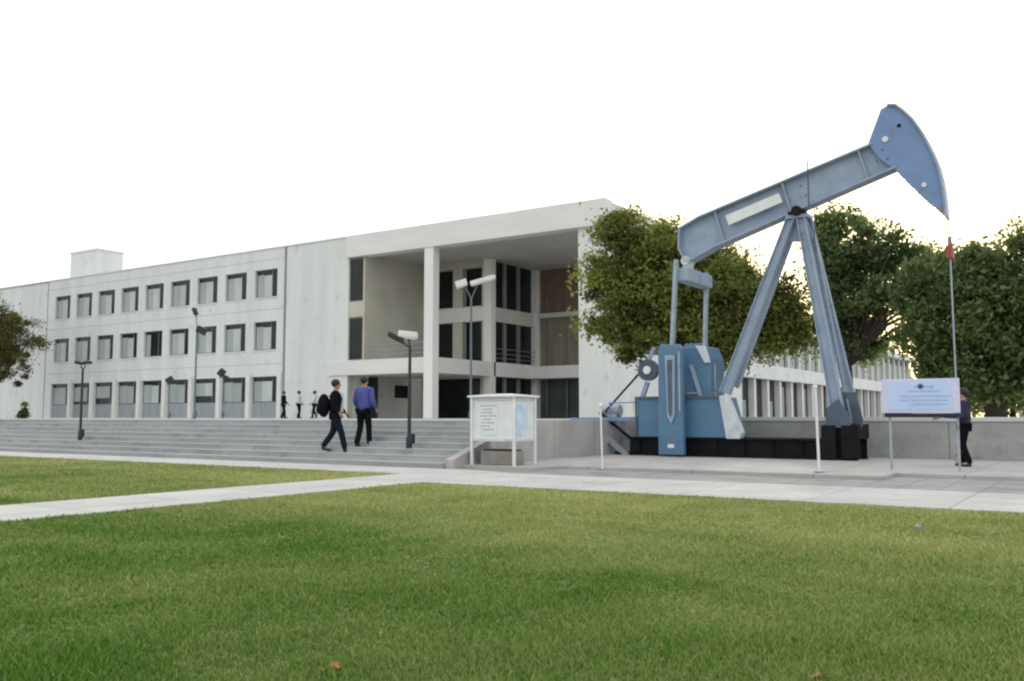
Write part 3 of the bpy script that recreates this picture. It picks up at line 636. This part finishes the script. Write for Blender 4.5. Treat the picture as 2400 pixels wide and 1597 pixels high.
ik.build('lettering', mat('pale_ink', (.30, .42, .70)), fc)
em = MB(); ec = ((sx0+sx1)/2+.02, sz1-.15); em.prism([(ec[0]+.055*math.cos(t*math.pi/6), ec[1]+.055*math.sin(t*math.pi/6)) for t in range(12)], 19.547, 19.551); em.build('emblem', M['ink'], fc)
MB().box(sx0+.05, sx1+.02, 19.54, 19.64, sz0-.085, sz0-.003).build('lower_rail', M['c_navy'], sg)
for xx in (sx0+.13, sx1-.06): MB().box(xx-.02, xx+.02, 19.63, 19.67, .09, sz1-.05).build('post', M['steel'], sg)

# ---------------------------------------------------------------- thin white posts in front of the pump
def wpost(x, ytop, ybase, lab, r=.026, knob=False):
    b = W(x, ybase, z=.09); t = W(x, ytop, Y=b.y)
    e = empty('barrier_post', (b.x, b.y, .09), lab, 'post', 'thin pale posts in front of the pump jack')
    MB().tube([(b.x, b.y, .10), (b.x-.03, b.y, t.z)], r, 10).build('shaft', M['white'], e)
    MB().tube([(b.x, b.y, .09), (b.x, b.y, .115)], .10, 14).build('base_plate', M['asphalt'], e)
    MB().ball((b.x-.03, b.y, t.z+.02), .045).build('knob', M['white'], e, smooth=True)
wpost(1885, 893, 1088, 'taller thin white post in front of the pump jack front foot')
wpost(1386, 936, 1082, 'shorter thin white post in front of the pump jack motor', .018)
# low valve cap on the sidewalk and one on the lawn
for (x, y, lab) in ((1352, 1112, 'small pale round cover set in the sidewalk edge'), (2112, 1218, 'small grey sprinkler head at the lawn edge')):
    p = W(x, y, z=.02)
    tag(MB().tube([(p.x, p.y, -.02), (p.x, p.y, .05), (p.x, p.y, .065)], [.09, .09, .05] if y < 1200 else [.035, .035, .02], 14).build('irrigation_cap' if y < 1200 else 'sprinkler_head', M['cap'] if y < 1200 else M['rail']), lab, 'cover' if y < 1200 else 'sprinkler')

# ---------------------------------------------------------------- lamps
def lamp(x, ybase, ytop, Y, zb, lab, heads, pole='pole', headm=('pole', 'lampw'), group='flood lamps on poles around the steps and plaza', r=.045):
    b = W(x, ybase, Y=Y); t = W(x, ytop, Y=Y)
    e = empty('lamp_post', (b.x, Y, zb), lab, 'lamp post', group)
    top = t.z
    MB().tube([(b.x, Y, zb), (b.x, Y, zb+.28), (b.x, Y, zb+.30), (b.x, Y, top-.25)], [r*1.7, r*1.7, r, r*.8], 12).build('pole', M[pole], e)
    MB().box(b.x+.0, b.x+.13, Y-.07, Y+.07, zb+.12, zb+.36).build('control_box', M[pole], e, bevel=.01)
    arm = MB(); ux, uy = math.cos(YAW), math.sin(YAW)
    for (dx, dz, w_, h_, tilt, mi) in heads:
        arm.tube([(b.x, Y, top-.27), (b.x+ux*dx*.6, Y+uy*dx*.6, top+dz-.1)], .022, 8)
    arm.build('arm', M[pole], e)
    for (dx, dz, w_, h_, tilt, mi) in heads:
        c = Vector((b.x+ux*dx, Y+uy*dx, top+dz)); mb = MB()
        d = Vector((ux*math.cos(tilt), uy*math.cos(tilt), math.sin(tilt)))
        mb.bar(c-d*w_/2, c+d*w_/2, .30, h_)
        h = mb.build('lamp_head', M[headm[mi]], e, bevel=.03)
        mb = MB(); nrm = Vector((0, 0, -1)); mb.bar(c-d*w_*.42+nrm*(h_/2+.01), c+d*w_*.42+nrm*(h_/2+.01), .24, .02)
        mb.build('lens', M['lampw'] if mi else M['glassg'], h)
    return e
lamp(941, 1040, 775, 16.9, rise*3, 'short black lamp post on the steps, one head dark and one pale', [(-.34, -.02, .40, .13, -.45, 0), (-.05, .04, .46, .16, -.1, 1)])
lamp(184, 1016, 835, 17.0, rise*3, 'short black lamp post standing on the far left of the steps', [(-.12, .0, .22, .09, -.2, 0), (.14, .0, .22, .09, .2, 0)])
lamp(447, 962, 740, 26.6, PZ, 'tall slim dark lamp post on the plaza before the window rows', [(-.10, .45, .34, .16, -1.2, 0), (.22, -.42, .42, .30, -.5, 0)], pole='poleg')
lamp(1083, 962, 672, 26.5, PZ, 'tall grey lamp post with two white spread heads before the porch', [(-.36, .30, .42, .24, .3, 1), (.42, .42, .95, .16, .28, 1)], pole='poleg')
lamp(388, 960, 875, 34.0, PZ, 'pale thin lamp post with dark head before the ground floor windows, left one', [(0, .0, .42, .34, .6, 0)], pole='poleg', r=.025)
lamp(511, 960, 862, 34.0, PZ, 'pale thin lamp post with larger dark head near the last ground windows', [(-.1, .1, .42, .34, .9, 0), (.25, -.22, .5, .2, -.5, 0)], pole='poleg', r=.025)

# ---------------------------------------------------------------- trees
def foliage(name, blobs, nclump, nleaf, size, m, parent, spread=.42, tone=.5):
    P = []; var = []
    bl = np.array(blobs); vol = bl[:, 3]*bl[:, 4]*bl[:, 5]; pr = vol**.75/np.sum(vol**.75)
    pick = rng.choice(len(bl), nclump, p=pr); C = []
    for i in pick:
        d = rng.normal(size=3); d /= np.linalg.norm(d); rr = rng.uniform(.3, 1.0)**.6*rng.uniform(.80, 1.22)
        C.append(bl[i, :3]+d*bl[i, 3:]*rr)
    C = np.array(C); cv = np.clip(rng.normal(tone, .27, nclump), 0, 1)
    rad = rng.uniform(.35, 1.3, nclump)*spread*.92
    k = rng.integers(0, nclump, nleaf)
    pos = C[k]+rng.normal(size=(nleaf, 3))*rad[k][:, None]*np.array([1, 1, .7]); v = np.clip(cv[k]+rng.normal(0, .15, nleaf), 0, 1)
    a = rng.normal(size=(nleaf, 3)); a /= np.linalg.norm(a, axis=1)[:, None]; b = rng.normal(size=(nleaf, 3)); b -= a*np.sum(a*b, 1)[:, None]; b /= np.linalg.norm(b, axis=1)[:, None]
    s = (size*rng.uniform(.6, 1.35, nleaf)*rng.uniform(.7, 1.35, nclump)[k])[:, None]
    V = np.stack([pos-a*s, pos-b*s*.45, pos+a*s, pos+b*s*.45], 1)-np.array(root_of(parent).location)
    me = bpy.data.meshes.new(name); n = nleaf; me.vertices.add(n*4); me.loops.add(n*4); me.polygons.add(n)
    me.vertices.foreach_set('co', V.reshape(-1)); me.loops.foreach_set('vertex_index', np.arange(n*4, dtype=np.int32))
    me.polygons.foreach_set('loop_start', np.arange(0, n*4, 4, dtype=np.int32)); me.update(calc_edges=True)
    at = me.attributes.new('var', 'FLOAT', 'POINT'); at.data.foreach_set('value', np.repeat(v, 4).astype(np.float32))
    me.materials.append(m); o = bpy.data.objects.new(name, me); col.objects.link(o); o.parent = parent; return o, C
def tree(tx, Y, zb, blobs_px, mname, nclump, nleaf, size, lab, spread=.42, group='trees around the building', trunk_r=.2, fork=2.2, depth=.9, tone=.5, cat='tree'):
    bl = []
    for (x, y, rx, ry, dy) in blobs_px:
        c = W(x, y, Y=Y+dy); Zd = c.y*math.cos(YAW)-(c.x)*math.sin(YAW); k = 1.0187*Zd/F
        bl.append((c.x, c.y, c.z, rx*k, rx*k*depth, ry*k))
    bx = W(tx, 960, Y=Y).x
    e = empty('tree', (bx, Y, zb), lab, cat, group)
    o, C = foliage('crown', bl, nclump, nleaf, size, M[mname], e, spread, tone)
    tr = MB(); f = Vector((bx+.08, Y, zb+fork)); tr.tube([(bx, Y, zb-.1), (bx+.02, Y, zb+.3), (bx+.1, Y, zb+fork*.6), f], [trunk_r*1.5, trunk_r*1.1, trunk_r*.9, trunk_r*.85], 10)
    for b in bl:
        c = Vector(b[:3]); m1 = f.lerp(c, .5)+Vector((random.uniform(-.2, .2), random.uniform(-.2, .2), .25))
        tr.tube([f-Vector((0, 0, .12)), m1, c], [trunk_r*.62, trunk_r*.36, trunk_r*.14], 7)
        near = [q for q in C if (Vector(q)-c).length < max(b[3], b[5])*1.15][:14]
        for q in near:
            q = Vector(q); s_ = m1.lerp(c, random.uniform(.4, 1)); tr.tube([s_, s_.lerp(q, .5)+Vector((0, 0, .1)), q], [trunk_r*.16, trunk_r*.10, trunk_r*.04], 5)
    tr.build('trunk', M['bark'], e, smooth=True); return e
tree(1590, 31.5, PZ, [(1440, 585, 62, 90, 0), (1435, 700, 72, 85, -.5), (1450, 770, 62, 58, -.3), (1525, 580, 80, 70, .5), (1520, 690, 90, 90, 0), (1610, 640, 90, 90, .3), (1600, 760, 85, 75, 0), (1700, 690, 80, 80, 0), (1690, 775, 80, 50, 0), (1780, 720, 70, 65, .4), (1810, 775, 55, 48, .3), (1440, 520, 45, 28, .5), (1368, 640, 20, 80, 0), (1372, 760, 18, 50, 0), (1395, 545, 20, 40, 0)], 'leafA', 330, 78000, .09, 'broad dense olive green tree behind the left half of the pump jack', trunk_r=.22, spread=.40)
tree(1948, 33.0, PZ, [(1905, 575, 48, 62, 0), (1905, 650, 45, 60, 0), (1975, 600, 62, 50, .5), (1960, 700, 66, 70, 0), (1925, 770, 50, 48, .2), (1990, 790, 45, 30, .3), (2040, 590, 48, 42, .6), (2100, 620, 60, 50, .3), (2010, 680, 45, 40, .3), (2115, 690, 55, 46, -.2), (2150, 640, 45, 40, -.3), (2165, 690, 45, 45, -.4), (2110, 560, 26, 18, .2), (2150, 590, 26, 20, .1), (2140, 720, 34, 40, .2), (2092, 775, 30, 24, .1), (2045, 655, 40, 36, .2), (1985, 520, 30, 22, .1), (1910, 510, 30, 22, .1), (2060, 545, 24, 16, 0), (2120, 760, 40, 40, 0)], 'leafB', 195, 31000, .10, 'grey green spreading tree with a forked dark trunk right of the pump jack legs', spread=.30, trunk_r=.17, fork=2.0)
tree(2290, 31.0, PZ, [(2200, 640, 60, 55, 0), (2185, 720, 60, 60, .2), (2180, 810, 50, 55, .3), (2140, 800, 34, 44, .3), (2150, 850, 30, 30, .2), (2270, 585, 22, 18, 0), (2320, 605, 26, 20, 0), (2180, 590, 20, 18, .2), (2245, 600, 24, 18, .4), (2290, 620, 60, 45, .5), (2280, 710, 80, 80, 0), (2270, 820, 80, 75, 0), (2370, 680, 75, 90, .4), (2370, 800, 80, 100, .2), (2440, 720, 90, 110, 0), (2200, 870, 55, 35, .4), (2290, 890, 60, 35, .2), (2380, 570, 30, 26, .2), (2230, 570, 26, 18, 0), (2350, 520, 14, 14, 0), (2120, 690, 40, 60, .4), (2130, 620, 34, 34, .3), (2330, 560, 24, 16, .3)], 'leafC', 300, 50000, .095, 'large dark green tree at the right edge, foliage hanging low behind the sign', spread=.36, trunk_r=.24, fork=1.8)
tree(-25, 36.0, PZ, [(10, 735, 52, 40, 0), (25, 790, 66, 60, 0), (-30, 780, 70, 90, 0), (20, 850, 46, 35, 0), (80, 770, 22, 34, .2), (8, 695, 18, 22, 0), (-60, 720, 60, 60, .3)], 'leafD', 170, 32000, .085, 'dark olive tree at the left edge in front of the building', spread=.36, trunk_r=.2, fork=2.2)
# background planting far right and a far low wall
tree(2330, 62, PZ, [(2330, 905, 80, 40, 0), (2420, 880, 80, 60, 0), (2230, 915, 40, 22, 0)], 'leafC', 90, 12000, .16, 'dark shrub mass far behind the retaining wall at right', spread=.6, trunk_r=.15, fork=1.0, cat='shrub')
sp_ = W(54, 960, Y=30); se = empty('shrub', (sp_.x, 30, PZ), 'small dark pointed shrub alone on the plaza at far left', 'shrub')
foliage('foliage', [(sp_.x, 30, PZ+.3, .22, .22, .3), (sp_.x+.08, 30, PZ+.75, .10, .10, .3)], 30, 2500, .06, M['leafC'], se, .10, .2); MB().tube([(sp_.x, 30, PZ), (sp_.x, 30, PZ+.6)], .03, 8).build('stem', M['bark'], se)
fw = empty('far_wall', (6, 75, PZ), 'distant pale grey garden wall seen under the right hand tree', 'wall')
MB().box(-6, 60, 75, 75.4, PZ, PZ+1.9).build('wall', M['retain'], fw); MB().box(-6.1, 60, 74.9, 75.5, PZ+1.9, PZ+2.1).build('cap', M['cap'], fw)

# ---------------------------------------------------------------- people
def skin_mesh(name, verts, edges, m, parent, root=0, sub=1):
    me = bpy.data.meshes.new(name); me.from_pydata([v[0] for v in verts], edges, [])
    o = bpy.data.objects.new(name, me); col.objects.link(o)
    sk = o.modifiers.new('skin', 'SKIN'); sk.use_smooth_shade = True
    if not me.skin_vertices:
        bpy.context.view_layer.objects.active = o
    for i, v in enumerate(verts):
        d = me.skin_vertices[0].data[i]; r = v[1]; d.radius = r if isinstance(r, tuple) else (r, r); d.use_root = (i == root)
    ss = o.modifiers.new('sub', 'SUBSURF'); ss.levels = sub; ss.render_levels = sub
    dg = bpy.context.evaluated_depsgraph_get(); me2 = bpy.data.meshes.new_from_object(o.evaluated_get(dg))
    bpy.data.objects.remove(o); me2.name = name; me2.materials.clear(); me2.materials.append(m)
    me2.polygons.foreach_set('use_smooth', [True]*len(me2.polygons))
    ob = bpy.data.objects.new(name, me2); col.objects.link(ob); ob.parent = parent; return ob
def person(loc, heading, H, lab, top, bottom, stride=0.0, arms=.1, bend=0.0, open_shirt=None, group=None, shoes='shoe', lean=0, elbow=.25):
    # local frame: faces +Y, right hand towards +X
    e = empty('person', loc, lab, 'person', group, rz=heading); s = H/1.75
    V = lambda x, y, z: (x*s, y*s, z*s)
    hipz = .90-.03*abs(stride)
    J = {}
    for sd_, sg_ in (('l', -1), ('r', 1)):
        ph = stride*(1 if sd_ == 'r' else -1)
        J['hip'+sd_] = V(.09*sg_, 0, hipz)
        J['kne'+sd_] = V(.10*sg_, .20*ph+.03+(.05 if ph < 0 else 0), .49)
        J['ank'+sd_] = V(.10*sg_, .40*ph-(.04 if ph < 0 else 0), .09+(.06 if ph < -.3 else 0))
        J['toe'+sd_] = V(.115*sg_, .40*ph+.15-(.02 if ph < 0 else 0), .045)
        ap_ = -ph*arms*3
        J['sho'+sd_] = V(.185*sg_, lean, 1.42)
        J['elb'+sd_] = V(.25*sg_, lean-.02+.18*ap_, 1.14)
        J['wri'+sd_] = V(.26*sg_, lean+.10+.32*ap_+elbow*.3, .91+elbow*.2)
        J['pal'+sd_] = V(.262*sg_, lean+.12+.36*ap_+elbow*.36, .85+elbow*.2)
    vs_ = [(V(0, 0, .95), .105*s), (V(0, lean*.5, 1.12), .11*s), (V(0, lean, 1.32), .13*s), (V(0, lean, 1.45), .09*s), (V(0, lean+.01, 1.53), .058*s), (V(0, lean+.03, 1.58), .072*s), (V(0, lean+.025, 1.655), .092*s), (V(0, lean+.02, 1.72), .062*s), (V(0, lean+.125, 1.615), .014*s)]
    ed = [(0, 1), (1, 2), (2, 3), (3, 4), (4, 5), (5, 6), (6, 7), (6, 8)]
    def chain(start, items):
        p = start
        for (q, r) in items: vs_.append((q, r*s)); ed.append((p, len(vs_)-1)); p = len(vs_)-1
        return p
    for sd_, sg_ in (('l', -1), ('r', 1)):
        chain(0, [(J['hip'+sd_], .095), (J['kne'+sd_], .058), (J['ank'+sd_], .040), (J['toe'+sd_], .038)])
        w_ = chain(3, [(J['sho'+sd_], .058), (J['elb'+sd_], .042), (J['wri'+sd_], .028), (J['pal'+sd_], .034)])
        p = Vector(J['pal'+sd_]); dr = (p-Vector(J['elb'+sd_])).normalized(); side = Vector((0, 1, 0)); side = (side-dr*side.dot(dr)).normalized(); inn = Vector((-sg_, 0, 0))
        for i, (o_, L) in enumerate(((.030, .070), (.010, .080), (-.010, .074), (-.029, .058))):
            b = p+side*o_*s+dr*.02*s; vs_.append((tuple(b+dr*L*.45*s), .0095*s)); ed.append((w_, len(vs_)-1)); vs_.append((tuple(b+dr*L*.85*s+inn*.022*s), .0085*s)); ed.append((len(vs_)-2, len(vs_)-1))
        vs_.append((tuple(p+side*.045*s+inn*.012*s-dr*.005*s), .011*s)); ed.append((w_, len(vs_)-1)); vs_.append((tuple(p+side*.058*s+inn*.022*s+dr*.030*s), .009*s)); ed.append((len(vs_)-2, len(vs_)-1))
    skin_mesh('body', vs_, ed, M['skin'], e)
    # top garment
    tv = [(V(0, 0, .80), (.20*s, .16*s)), (V(0, lean*.5, 1.12), (.205*s, .165*s)), (V(0, lean, 1.32), (.225*s, .17*s)), (V(0, lean, 1.46), .115*s), (V(0, lean+.005, 1.525), .085*s)]; te = [(0, 1), (1, 2), (2, 3), (3, 4)]
    for sd_ in 'lr':
        n = len(tv); tv += [(J['sho'+sd_], .092*s), (J['elb'+sd_], .076*s), (tuple(Vector(J['elb'+sd_]).lerp(Vector(J['wri'+sd_]), 1.0)), .056*s)]; te += [(3, n), (n, n+1), (n+1, n+2)]
    skin_mesh('jacket' if top != 'c_white' else 'shirt', tv, te, M[top], e)
    bv = [(V(0, 0, .97), (.150*s, .12*s))]; be = []
    for sd_ in 'lr':
        n = len(bv); bv += [(J['hip'+sd_], .118*s), (J['kne'+sd_], .084*s), (tuple(Vector(J['kne'+sd_]).lerp(Vector(J['ank'+sd_]), 1.12)), .074*s)]; be += [(0, n), (n, n+1), (n+1, n+2)]
    skin_mesh('trousers', bv, be, M[bottom], e)
    for sd_ in 'lr':
        a = Vector(J['ank'+sd_])-Vector((0, .05*s, .045*s)); t = Vector(J['toe'+sd_])+Vector((0, .03*s, 0))
        skin_mesh('shoe', [(tuple(a), .046*s), (tuple(a.lerp(t, .5)), .044*s), (tuple(t), .036*s)], [(0, 1), (1, 2)], M[shoes], e)
    hz = 1.685*s; hb_ = MB(); hb_.ball((0, (lean-.005)*s, hz), (.098*s, .115*s, .105*s), 14, 8); hb_.v = [(x, min(y, (lean+.075)*s) if z < hz else y, z if y < -.02 else max(z, hz-.05*s)) for x, y, z in hb_.v]
    off = Vector(loc); hb_.v = [(x+off.x, y+off.y, z+off.z) for x, y, z in hb_.v]; hb_.build('hair', M['hair'], e, smooth=True)
    for sx in (-1, 1):
        ey = MB(); ey.ball((off.x+.033*sx*s, off.y+(lean+.118)*s, off.z+1.645*s), .011*s, 8, 5); ey.build('eye', M['hair'], e)
    if open_shirt:
        sv = MB(); sv.prism([(off.x-.06*s, off.z+.98*s), (off.x+.06*s, off.z+.98*s), (off.x+.08*s, off.z+1.46*s), (off.x-.08*s, off.z+1.46*s)], off.y+(lean+.10)*s, off.y+(lean+.19)*s); sv.build('shirt', M[open_shirt], e, bevel=.01)
    return e, s
def put(x, ybase, z): p = W(x, ybase, z=z); return (p.x, p.y, z)
def on_steps(x, ybase):
    for k in range(NS, 0, -1):
        p = W(x, ybase, z=rise*k+.006)
        if S0+RUN*(k-1) <= p.y <= S0+RUN*k+.3: return (p.x, p.y, rise*k+.006)
    p = W(x, ybase, z=.3); return (p.x, p.y, .3)
def at_step(x, y, k): p = W(x, y, z=rise*k+.006); return (p.x, min(max(p.y, S0+RUN*(k-1)+.2), S0+RUN*k-.1), rise*k+.006)
def far_at(x): p = W(x, 960, Y=40.6); return (p.x, p.y, PZ+.004)
RH = YAW-R(90)         # heading: to the right across the view
la = at_step(787, 1040, 2); pA_, sA = person(la, RH+R(8), 1.80, 'person in black jacket over white shirt with dark backpack walking up the steps', 'c_black', 'c_dark', stride=.62, open_shirt='c_white')
bk = empty('backpack', pA_.location, 'black backpack on the back of the walking person in the black jacket', 'backpack', rz=pA_.rotation_euler.z)
def local_build(mb, name, m, parent, bevel=0, smooth=False):
    off = parent.location; mb.v = [(a+off[0], b+off[1], c+off[2]) for a, b, c in mb.v]; return mb.build(name, m, parent, bevel=bevel, smooth=smooth)
local_build(MB().ball((0, -.29, 1.17), (.20, .16, .30), 14, 9), 'bag', M['c_black'], bk, smooth=True)
local_build(MB().tube([(-.1, -.16, 1.40), (-.11, .02, 1.49), (-.12, .16, 1.36), (-.13, .12, 1.1), (-.13, -.12, 1.0)], .02, 6).tube([(.1, -.16, 1.40), (.11, .02, 1.49), (.12, .16, 1.36), (.13, .12, 1.1), (.13, -.12, 1.0)], .02, 6), 'strap', M['c_dark'], bk)
local_build(MB().ball((0, -.42, 1.08), (.13, .06, .13), 10, 6), 'pocket', M['c_dark'], bk, smooth=True)
lb = at_step(846, 1028, 3); person(lb, YAW-R(20), 1.76, 'person in purple blue jacket and black trousers seen from behind on the steps', 'c_blue', 'c_black', stride=.30)
fs = 'small figures by the building wall'
person(far_at(652), RH, 1.72, 'distant person dressed all in black by the wall downpipe', 'c_black', 'c_black', stride=.3, group=fs)
person(far_at(687), RH, 1.72, 'distant person in white top and black trousers, nearer the downpipe', 'c_white', 'c_black', stride=.15, group=fs)
person(far_at(723), RH+R(180), 1.70, 'distant person in white top and dark trousers, nearer the porch', 'c_white', 'c_dark', stride=.35, group=fs)
person(put(2222, 1074, .09), YAW+R(70), 1.66, 'person in dark clothes standing at the right end of the blue sign', 'c_navy', 'c_black', stride=.08, elbow=1.2)
